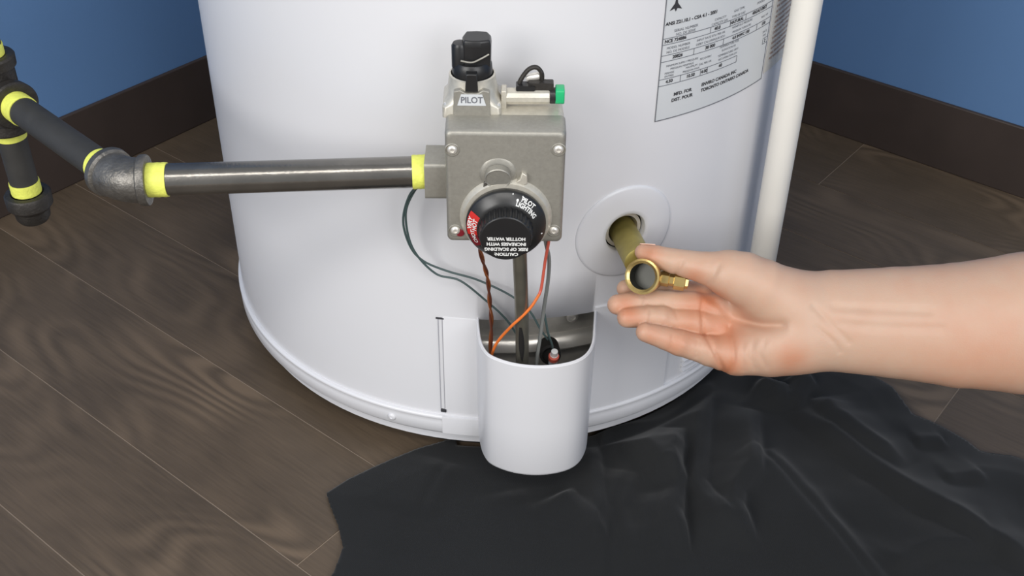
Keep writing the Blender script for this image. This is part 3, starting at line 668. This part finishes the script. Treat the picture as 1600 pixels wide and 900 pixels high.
# 45 degree elbow
a = E0 + d1 * 0.013; b = E0 + d2 * 0.0145
P = [a.lerp(E0, t).lerp(E0.lerp(b, t), t) for t in [i / 10 for i in range(11)]]
bm = B(); tube(bm, P, 0.0148, 32, hard=True)
elb = obj('elbow', bm, M_fit, gp, label='grey malleable iron elbow fitting')
for p, d in ((E0 + d1 * 0.0105, d1), (E0 + d2 * 0.0120, d2)):
    obj('elbow_collar', lathe(B(), p, d, [(0, 0.0140), (0.0006, 0.0158), (0.0014, 0.0166), (0.0054, 0.0168), (0.0064, 0.0162), (0.0068, 0.0148), (0.0062, 0.0112), (0.0040, 0.0108)], 36), M_fit, elb)
# tee with drip leg
bm = B(); lathe(bm, T0, (0, 0, 1), [(-0.024, 0.0150), (0.026, 0.0150)], 32)
lathe(bm, T0, -d2, [(0.0, 0.0150), (0.018, 0.0150)], 32)
tee = obj('tee', bm, M_fitd, gp, label='dark iron tee fitting')
for p, d in ((T0 + Vector((0, 0, 0.022)), Vector((0, 0, 1))), (T0 - Vector((0, 0, 0.018)), Vector((0, 0, -1))), (T0 - d2 * 0.0160, -d2)):
    obj('tee_collar', lathe(B(), p, d, [(0, 0.0148), (0.0010, 0.0172), (0.0080, 0.0176), (0.0095, 0.0166), (0.0098, 0.0140), (0.0090, 0.0106)], 36), M_fitd, tee)
Z = Vector((0, 0, 1))
tape(T0 - Z * 0.0350, Z, 0.0080); tape(T0 + Z * 0.0315, Z, 0.0080)
obj('drip_leg', lathe(B(), T0 - Z * 0.082, Z, [(0, 0), (0, PR), (0.060, PR), (0.060, 0)], 36), M_ironm, gp, label='short black pipe hanging below the tee')
obj('riser_pipe', lathe(B(), T0 + Z * 0.03, Z, [(0, 0), (0, PR), (0.9, PR), (0.9, 0)], 36), M_ironm, gp, label='black pipe rising above the tee')
tape(T0 - Z * 0.0830, Z, 0.0095)
obj('pipe_cap', lathe(B(), T0 - Z * 0.1080, Z, [(0, 0), (0, 0.0110), (0.003, 0.0128), (0.010, 0.0136), (0.0125, 0.0160), (0.014, 0.0172), (0.023, 0.0174), (0.0245, 0.0164), (0.0248, 0.0125), (0.0220, 0.0106)], 36), M_fitd, gp, label='dark round pipe cap closing the drip leg')

# ================================================================== WHITE DISCHARGE PIPE
tag(obj('discharge_pipe', lathe(B(), (0.2213, -0.1672, 0.10), Z, [(0.001, 0.0085), (0, 0.0095), (0, 0.0104), (0.001, 0.0110), (1.05, 0.0110), (1.05, 0.0085), (0.001, 0.0085)], 40), M_cream),
    'tall cream white plastic discharge pipe standing against the right side of the tank', 'pipe')

# ================================================================== DRAIN VALVE (brass)
dv = thing('drain_valve', 'brass drain valve held between thumb and fingers at the round tank hole', 'drain valve', (0.097, -0.2348, 0.2217))
s0 = Vector((0.0945, -0.222, 0.2205)); s1 = Vector((0.1045, -0.2845, 0.2272))
dd_ = (s1 - s0); L_ = dd_.length
obj('inlet_tube', lathe(B(), s0, dd_, [(0, 0), (0, 0.0103), (L_ * 0.3, 0.0103), (L_ * 0.32, 0.0106), (L_ - 0.010, 0.0106), (L_ - 0.009, 0.009), (L_ - 0.009, 0)], 36), M_brassd, dv, label='dull olive brass tube leaving the tank hole')
rc = Vector((0.1034, -0.2965, 0.2287))
ax = (CAM_P - rc).normalized(); ax = (ax + Vector((-0.28, 0, -0.05))).normalized()
obj('spout', lathe(B(), rc - ax * 0.022, ax, [(0, 0), (0, 0.0095), (0.004, 0.0112), (0.016, 0.0116), (0.0175, 0.0126), (0.0215, 0.0130), (0.0230, 0.0126), (0.0233, 0.0112), (0.0222, 0.0094)], 44), M_brass, dv, label='shiny brass spout ring facing forward')
bo = obj('spout_bore', lathe(B(), rc - ax * 0.022, ax, [(0.0222, 0.0095), (0.0215, 0.0094), (0.0090, 0.0094), (0.0086, 0)], 44), M_brassi, dv, label='dark hollow bore of the spout')
sb = rc - ax * 0.014 + (Vector((0.1300, -0.2900, 0.2205)) - rc + ax * 0.014).normalized() * 0.0102; se = Vector((0.1300, -0.2900, 0.2205)); sd = (se - sb)
obj('valve_stem', lathe(B(), sb, sd, [(0, 0.0055), (0.005, 0.0055), (0.0055, 0.0046), (0.0085, 0.0046), (0.009, 0.0066), (0.0165, 0.0066), (0.017, 0.0050), (0.0190, 0.0045), (0.0195, 0)], 6), M_brass, dv, smooth=False, label='small brass stem and nut on the side')

# ================================================================== PERSON: forearm and hand
person = thing('person', 'bare forearm and open hand reaching in from the right, holding the brass fitting', 'person', (0.2247, -0.3131, 0.2043))
HO = Vector((0.2247, -0.3131, 0.2043))
cr_, cu_, cb_ = Vector(CAM_M[0]), Vector(CAM_M[1]), -Vector(CAM_M[2])
# tapered chains in millimetres: x along the forearm, y across, z towards the viewer; last value is the radius
CH = {
 'arm': [(-8.1, -1.5, -4, 33.3), (14.7, -0.6, -4, 36.0), (60.3, -1.9, -4, 39.6), (105.1, -3.7, -2, 44.5), (148.8, -2.2, 2, 50.2), (214.8, 0.4, 14, 56.5)],
 'thenar': [(-13.6, 12.7, 0, 19.9), (-37.1, 23.0, 4, 20.4), (-60.1, 32.0, 6, 16.6)],
 'palm': [(-10.7, -2.6, -12, 23.9), (-41.3, -2.9, -21, 18.5), (-64.5, 1.7, -23, 13.5)],
 'palm2': [(-14.8, -9.6, -14, 20.8), (-60.5, -18.7, -19, 14.8)],
 'hypo': [(-8.6, -14.6, -2, 20.8), (-31.1, -19.3, -3, 20.6), (-50.0, -23.9, -6, 16.0)],
 'thumb': [(-51.1, 30.4, 6, 17.2), (-75.5, 36.6, 4, 11.6), (-97.2, 41.6, -2, 9.0), (-110.7, 45.3, -6, 7.9), (-119.3, 48.3, -9, 6.0)],
 'index': [(-73.1, 17.1, -24, 9.6), (-100.3, 21.7, -31, 8.5), (-119.2, 23.6, -30, 7.7), (-129.9, 22.2, -28, 6.6)],
 'middle': [(-66.0, 8.4, -17, 10.6), (-80.0, 10.2, -17.5, 10.2), (-98.0, 11.6, -19, 8.9), (-109, 12.6, -18.5, 8.7), (-121.6, 12.9, -16, 8.0), (-137.2, 10.7, -13, 7.4)],
 'ring': [(-66.3, -5.0, -14, 10.8), (-80.3, -2.2, -12.5, 10.4), (-96.7, -0.9, -13, 9.0), (-106, 1.2, -11, 8.9), (-117.9, 2.2, -9, 8.0), (-130.9, 1.4, -7, 7.2)],
 'pinky': [(-56.7, -24.0, -9, 13.9), (-72.0, -21.6, -5, 11.6), (-84.6, -18.8, -5, 9.6), (-94.6, -16.2, -2.5, 9.3), (-104.6, -13.0, -1.5, 8.1), (-118.6, -8.6, 1, 7.0)],
}
FL = {'arm': 0.80, 'palm': 1, 'palm2': 1, 'thenar': 1}
VX = 1.0
gx = np.arange(-150, 216, VX); gy = np.arange(-62, 68, VX); gz = np.arange(-52, 62, VX)
GX, GY, GZ = np.meshgrid(gx.astype(np.float32), gy.astype(np.float32), gz.astype(np.float32), indexing='ij')
def chain_sdf(ch, flat=1.0, sub=None):
    out = None
    for (x0, y0, z0, r0), (x1, y1, z1, r1) in zip(ch, ch[1:]):
        zc = 1 / flat
        bx, by, bz = x1 - x0, y1 - y0, (z1 - z0) * zc; L2 = bx * bx + by * by + bz * bz
        pz = (GZ - z0) * zc
        t = np.clip(((GX - x0) * bx + (GY - y0) * by + pz * bz) / L2, 0, 1)
        d = np.sqrt((GX - x0 - bx * t) ** 2 + (GY - y0 - by * t) ** 2 + (pz - bz * t) ** 2) - (r0 + (r1 - r0) * t)
        if flat != 1: d = d * flat
        out = d if out is None else smin(out, d, 1.0)
    return out
def smin(a, b, k):
    h = np.maximum(k - np.abs(a - b), 0) / k
    return np.minimum(a, b) - h * h * k * 0.25
F = smin(chain_sdf(CH['arm'], 0.80), chain_sdf(CH['palm']), 16)
F = smin(F, chain_sdf(CH['palm2']), 12)
F = smin(F, chain_sdf(CH['thenar']), 13)
F = smin(F, chain_sdf(CH['hypo']), 12)
F = smin(F, chain_sdf(CH['thumb']), 6)
fg = chain_sdf(CH['pinky'])
for k_ in ('ring', 'middle', 'index'): fg = smin(fg, chain_sdf(CH[k_]), 0.8)
F = smin(F, fg, 5)
# creases on the palm side and the wrist: (polyline, depth mm, width mm)
CRS = [
 ([(-79.0, 22.7), (-76.3, 15.4), (-78.0, 4.5), (-77.1, -9.1), (-71.7, -20.9), (-62.2, -36.5)], 1.5, 1.5),
 ([(-77.1, 20.0), (-65.8, 11.3), (-54.4, 0.9), (-37.2, -3.6), (-26, -3)], 2.6, 3.2),
 ([(-58.0, -4.8), (-57.1, -27.2), (-59.9, -38.5)], 1.2, 1.6),
 ([(-44.1, -13.9), (-47.3, -24.9), (-43.1, -33.7)], 0.45, 1.7), ([(-37.2, -13.6), (-40.9, -23.6), (-35.4, -32.7)], 0.45, 1.6), ([(-51, -16), (-52, -26), (-50, -35)], 0.4, 1.4),
 ([(-5.4, 10.0), (6.8, -2.3), (19.0, -14.5)], 0.8, 2.2), ([(-3.6, -4.3), (9.1, -14.6), (13.6, -21.4)], 0.7, 1.5),
 ([(9.1, 9.3), (36.3, 8.0), (72.6, 6.6)], 1.0, 3.0), ([(12, -2), (40, -4), (80, -5)], 0.8, 3.0),
 ([(-96.5, 7.5), (-95.2, 0.8)], 0.8, 1.3), ([(-119, 9), (-117.5, 16)], 0.7, 1.2), ([(-98, 7), (-96.5, 16)], 0.8, 1.3), ([(-115.5, -2), (-114.5, 6)], 0.7, 1.2),
 ([(-83, -26), (-82, -15)], 0.8, 1.3), ([(-101.5, -20), (-100, -11)], 0.7, 1.2), ([(-97, 33), (-94, 41)], 0.9, 1.4), ([(-76, 26), (-70, 38)], 0.9, 1.8),
]
def d2line(pl_, X, Y):
    o = None
    for (x0, y0), (x1, y1) in zip(pl_, pl_[1:]):
        bx, by = x1 - x0, y1 - y0; t = np.clip(((X - x0) * bx + (Y - y0) * by) / (bx * bx + by * by), 0, 1)
        d = np.hypot(X - x0 - bx * t, Y - y0 - by * t); o = d if o is None else np.minimum(o, d)
    return o
G2X, G2Y = np.meshgrid(gx, gy, indexing='ij')
dep2 = np.zeros_like(G2X)
for pl_, dp, wd in CRS: dep2 = np.maximum(dep2, dp * np.exp(-(d2line(pl_, G2X, G2Y) / wd) ** 2))
# hollow of the palm and pads
dep2 += 2.6 * np.exp(-((G2X + 62) / 13) ** 2 - ((G2Y + 6) / 12) ** 2)
dep2 += 3.0 * np.exp(-((G2X + 36) / 15) ** 2 - ((G2Y + 4) / 6) ** 2)
for x, y, s, h in ((-88, 11, 5, 0.8), (-87, -1.5, 5, 0.9), (-76, -19, 6, 0.9), (-92, -17, 4, 0.6), (-106, 2, 4, 0.6), (-28, -22, 11, 1.3), (24, 2.5, 7, 0.9)):
    dep2 -= h * np.exp(-((G2X - x) / s) ** 2 - ((G2Y - y) / s) ** 2)
F = F + (dep2[:, :, None] * (1 / (1 + np.exp(-(GZ + 12) / 3.5)))).astype(np.float32)
# surface nets
def surface_nets(F, gx, gy, gz, st):
    ins = F < 0; nx, ny, nz = F.shape
    c = ins[:-1, :-1, :-1].astype(np.int8)
    for dx in (0, 1):
        for dy in (0, 1):
            for dz in (0, 1):
                if dx + dy + dz: c = c + ins[dx:nx - 1 + dx, dy:ny - 1 + dy, dz:nz - 1 + dz]
    act = (c > 0) & (c < 8); idx = -np.ones(act.shape, np.int64); ids = np.argwhere(act); idx[act] = np.arange(len(ids))
    P = np.zeros((len(ids), 3)); Cn = np.zeros(len(ids)); i, j, k = ids.T
    cor = [(a, b, c_) for a in (0, 1) for b in (0, 1) for c_ in (0, 1)]
    for a in cor:
        for ax_ in range(3):
            if a[ax_]: continue
            b = list(a); b[ax_] = 1
            fa = F[i + a[0], j + a[1], k + a[2]]; fb = F[i + b[0], j + b[1], k + b[2]]; m = (fa < 0) != (fb < 0)
            t = np.where(m, fa / np.where(m, fa - fb, 1), 0); q = np.array(a, float)[None, :].repeat(len(t), 0); q[:, ax_] = t
            P += q * m[:, None]; Cn += m
    P = ids + P / Cn[:, None]
    P = P * st + np.array([gx[0], gy[0], gz[0]])
    faces = []
    for ax_ in range(3):
        sl0 = [slice(None)] * 3; sl1 = [slice(None)] * 3; sl0[ax_] = slice(0, -1); sl1[ax_] = slice(1, None)
        A_, B_ = ins[tuple(sl0)], ins[tuple(sl1)]; e = np.argwhere(A_ != B_)
        o1, o2 = [x for x in range(3) if x != ax_]
        e = e[(e[:, o1] > 0) & (e[:, o2] > 0) & (e[:, o1] < F.shape[o1] - 1) & (e[:, o2] < F.shape[o2] - 1)]
        flip = A_[tuple(e.T)]
        def at(d1_, d2_):
            q = e.copy(); q[:, o1] -= d1_; q[:, o2] -= d2_; return idx[tuple(q.T)]
        q = np.stack([at(1, 1), at(0, 1), at(0, 0), at(1, 0)], 1)
        if ax_ == 1: flip = ~flip
        q[~flip] = q[~flip][:, ::-1]; faces.append(q)
    return P, np.concatenate(faces)
HP_, HF_ = surface_nets(F, gx, gy, gz, VX)
# flush: warm colour of palm hollow, finger pads and joints
fl = np.zeros(len(HP_))
for x, y, s, h in ((-62, -8, 14, .55), (-72, 14, 9, .6), (-133, 10, 9, .5), (-127, 1, 8, .4), (-115, -11, 8, .4), (-100, -18, 8, .3), (-60, -34, 10, .55), (-20, -28, 13, .45), (-85, 10, 10, .3), (-115, 46, 9, .5), (-85, 30, 8, .45), (-90, -8, 16, .35), (110, -30, 40, .25)):
    fl += h * np.exp(-((HP_[:, 0] - x) / s) ** 2 - ((HP_[:, 1] - y) / s) ** 2)
for pl_, dp, wd in CRS[:3]: fl += 0.12 * np.exp(-(d2line(pl_, HP_[:, 0], HP_[:, 1]) / 3.0) ** 2)
fl = np.clip(fl, 0, 1)
Rm = np.array([list(cr_), list(cu_), list(cb_)])
WP = (HP_ / 1000) @ Rm
me = bpy.data.meshes.new('arm'); me.from_pydata(WP.tolist(), [], HF_.tolist()); me.update()
me.materials.append(M_skin)
for p in me.polygons: p.use_smooth = True
at_ = me.attributes.new('flush', 'FLOAT', 'POINT'); at_.data.foreach_set('value', fl.astype(np.float32))
arm = bpy.data.objects.new('hand_and_forearm', me); COL.objects.link(arm); arm.parent = person
sm = arm.modifiers.new('smooth', 'SMOOTH'); sm.factor = 0.5; sm.iterations = 3
# thumbnail on the back of the thumb tip
def hl(x, y, z): return HO + cr_ * (x / 1000) + cu_ * (y / 1000) + cb_ * (z / 1000)
bm = B(); g = []
for i in range(9):
    u = i / 8; rw = []
    for j in range(9):
        v = j / 8 * 2 - 1; wdt = 5.2 * (1 - 0.25 * (2 * u - 1) ** 4)
        th = v * 0.95
        cx_ = -121.2 + 10.5 * u; cy_ = 48.6 - 2.6 * u; cz_ = -9.2 + 2.6 * u; R_ = 6.0 + 1.9 * u + 0.25
        # normal of the nail points up and slightly back
        nx_, ny_, nz_ = -0.05, 0.80, -0.60
        rw.append(bm.verts.new(hl(cx_ + nx_ * R_ * math.cos(th), cy_ + R_ * (ny_ * math.cos(th) + 0.60 * math.sin(th)), cz_ + R_ * (nz_ * math.cos(th) + 0.80 * math.sin(th)))))
    g.append(rw)
for i in range(8):
    for j in range(8): bm.faces.new((g[i][j], g[i + 1][j], g[i + 1][j + 1], g[i][j + 1]))
nl = obj('thumbnail', bm, M_nail, person); s_ = nl.modifiers.new('t', 'SOLIDIFY'); s_.thickness = 0.0005

# ================================================================== BLACK CLOTH
def gpx(x, y, z=0.0):
    """where a sight line through a photo pixel meets the floor: design-time outline of the cloth"""
    d = CAM_M.transposed() @ Vector(((x - 800) / 1808.22, -(y - 450) / 1808.22, 1)); t = (z - CAM_P.z) / d.z
    q = CAM_P + d * t; return (q.x, q.y)
OUT = [gpx(*p) for p in ((510, 775), (545, 753), (583, 735), (650, 706), (712, 688))]
def arc_pt(a, r=0.2405): return (r * math.sin(rad(a)), -r * math.cos(rad(a)))
OUT += [arc_pt(a) for a in (-8, 0, 8, 16, 24, 32, 40, 48, 56, 62)]
OUT += [(0.262, -0.108), (0.300, -0.110), (0.330, -0.128)]
OUT += [gpx(*p) for p in ((1362, 592), (1394, 610), (1412, 634), (1425, 652), (1455, 664), (1482, 678), (1508, 693), (1530, 710), (1550, 714), (1578, 717), (1612, 728), (1700, 760), (1800, 850), (1800, 1000), (1500, 1040), (1100, 1040), (800, 1030), (500, 1000), (505, 930), (523, 895), (536, 860), (528, 825), (517, 798))]
OUT = np.array(OUT)
def inpoly(X, Y, P):
    r = np.zeros(X.shape, bool); n = len(P)
    for i in range(n):
        x0, y0 = P[i]; x1, y1 = P[(i + 1) % n]
        c = ((y0 > Y) != (y1 > Y)) & (X < (x1 - x0) * (Y - y0) / (y1 - y0 + 1e-12) + x0); r ^= c
    return r
def fold(X, Y, px, A_, Lp, Ln, z=0.012):
    """overlapping fold: side to the left of the polyline stands A_ high and slopes away over Lp, other side drops within Ln"""
    P = [gpx(*p, z) for p in px]; best = None; sg = None; tt = None; n = len(P)
    for i in range(n - 1):
        (x0, y0), (x1, y1) = P[i], P[i + 1]; bx, by = x1 - x0, y1 - y0; L2 = bx * bx + by * by
        t = np.clip(((X - x0) * bx + (Y - y0) * by) / L2, 0, 1); dx, dy = X - x0 - bx * t, Y - y0 - by * t
        d = np.hypot(dx, dy); s = np.sign(bx * dy - by * dx)
        if best is None: best, sg, tt = d, s, (i + t) / (n - 1)
        else: m = d < best; best = np.where(m, d, best); sg = np.where(m, s, sg); tt = np.where(m, (i + t) / (n - 1), tt)
    env = np.clip(np.minimum(tt, 1 - tt) * 6, 0, 1) ** 0.7
    h = np.where(sg > 0, np.exp(-(best / Lp) ** 1.3), np.exp(-(best / Ln) ** 2))
    return A_ * env * (h - 0.45 * np.exp(-(best / 0.0040) ** 2))
FO = [
 ([(1232, 640), (1294, 696), (1381, 761), (1469, 822), (1556, 873), (1640, 930)], 0.013, 0.030, 0.0035),
 ([(1268, 625), (1294, 665), (1337, 696), (1407, 741)], 0.010, 0.022, 0.0035),
 ([(1224, 640), (1222, 612), (1184, 595)], 0.012, 0.018, 0.004),
 ([(1180, 860), (1154, 800), (1156, 779), (1182, 748), (1182, 639)], 0.014, 0.020, 0.004),
 ([(1150, 850), (1115, 800), (1092, 761), (1100, 660), (1103, 590)], 0.012, 0.014, 0.005),
 ([(1076, 880), (1062, 815), (1066, 761), (1060, 735), (1064, 680)], 0.015, 0.022, 0.0030),
 ([(940, 700), (970, 698), (1000, 726), (1022, 757), (1060, 765)], 0.016, 0.025, 0.004),
 ([(945, 920), (938, 800), (934, 740), (930, 696)], 0.009, 0.012, 0.004),
 ([(940, 860), (926, 822), (900, 787), (885, 765)], 0.008, 0.020, 0.004),
 ([(1380, 930), (1285, 822), (1232, 752), (1189, 705)], 0.007, 0.022, 0.012),
 ([(1400, 905), (1434, 876), (1469, 868), (1545, 874)], 0.008, 0.025, 0.004),
 ([(830, 850), (817, 800), (805, 760)], 0.0035, 0.02, 0.008),
 ([(655, 800), (672, 760), (700, 715)], 0.0035, 0.03, 0.012),
 ([(1430, 694), (1480, 690)], 0.006, 0.012, 0.004), ([(1475, 760), (1540, 752)], 0.005, 0.015, 0.004),
 ([(980, 900), (960, 800), (985, 740)], 0.006, 0.02, 0.01),
 ([(1030, 900), (1020, 840), (1030, 780)], 0.004, 0.015, 0.01),
 ([(1240, 640), (1262, 606), (1250, 590)], 0.012, 0.012, 0.005),
]
STEP = 0.0024
xs = np.arange(OUT[:, 0].min() - STEP, OUT[:, 0].max() + STEP, STEP); ys = np.arange(OUT[:, 1].min() - STEP, OUT[:, 1].max() + STEP, STEP)
CX, CY = np.meshgrid(xs, ys, indexing='ij')
inn = inpoly(CX, CY, OUT)
# keep cells whose centre lies inside; pull outside corners to the outline
cell = inpoly(CX[:-1, :-1] + STEP / 2, CY[:-1, :-1] + STEP / 2, OUT)
def nearest(X, Y):
    bx_, by_, bd = X.copy(), Y.copy(), np.full(X.shape, 1e9); n = len(OUT)
    for i in range(n):
        x0, y0 = OUT[i]; x1, y1 = OUT[(i + 1) % n]; ex, ey = x1 - x0, y1 - y0
        t = np.clip(((X - x0) * ex + (Y - y0) * ey) / (ex * ex + ey * ey), 0, 1); qx, qy = x0 + ex * t, y0 + ey * t
        d = np.hypot(X - qx, Y - qy); m = d < bd; bx_ = np.where(m, qx, bx_); by_ = np.where(m, qy, by_); bd = np.where(m, d, bd)
    return bx_, by_, bd
NX, NY, ND = nearest(CX, CY)
used = np.zeros(CX.shape, bool)
used[:-1, :-1] |= cell; used[1:, :-1] |= cell; used[:-1, 1:] |= cell; used[1:, 1:] |= cell
allc = np.ones(CX.shape, bool); allc[1:-1, 1:-1] = cell[:-1, :-1] & cell[1:, :-1] & cell[:-1, 1:] & cell[1:, 1:]
border = used & ~allc
PX_ = np.where(border, NX, CX); PY_ = np.where(border, NY, CY)
Hh = np.zeros(CX.shape)
for f in FO: Hh += 1.5 * fold(PX_, PY_, *f)
und = np.vectorize(lambda x, y: pnoise(Vector((x * 14, y * 14, 1.3))) * 0.6 + pnoise(Vector((x * 34, y * 34, 5.1))) * 0.22)(PX_, PY_)
edge = np.clip(ND / 0.03, 0, 1) ** 0.6
right = np.clip((PX_ - 0.03) / 0.08, 0, 1)
Hh = Hh * (0.45 + 0.55 * edge) + 0.0035 + edge * (0.0035 + 0.0035 * und + right * (0.006 + 0.008 * und))
Rr = np.hypot(PX_, PY_)
lim = np.where(Rr < 0.262, 0.0125, 0.0125 + (Rr - 0.262) * 0.9)
scp = np.clip(1 - np.maximum(np.abs(PX_ - 0.032) - 0.046, 0) / 0.02, 0, 1) * np.clip(1 - np.maximum(-0.31 - PY_, 0) / 0.02, 0, 1)
lim = np.minimum(lim, 0.060 - 0.024 * scp)
Hh = np.minimum(Hh, lim)
Hh = np.maximum(Hh, 0.003)
vid = -np.ones(CX.shape, int); vid[used] = np.arange(used.sum())
vs = np.stack([PX_[used], PY_[used], Hh[used]], 1)
ii, jj = np.nonzero(cell)
fs = np.stack([vid[ii, jj], vid[ii + 1, jj], vid[ii + 1, jj + 1], vid[ii, jj + 1]], 1)
me = bpy.data.meshes.new('cloth'); me.from_pydata(vs.tolist(), [], fs.tolist()); me.update(); me.materials.append(M_cloth)
for p in me.polygons: p.use_smooth = True
cl = bpy.data.objects.new('cloth', me); COL.objects.link(cl)
sm = cl.modifiers.new('s', 'SMOOTH'); sm.factor = 0.5; sm.iterations = 2
so = cl.modifiers.new('t', 'SOLIDIFY'); so.thickness = 0.0025; so.offset = -1
tag(cl, 'crumpled black cloth spread on the floor in front of and under the tank', 'cloth')
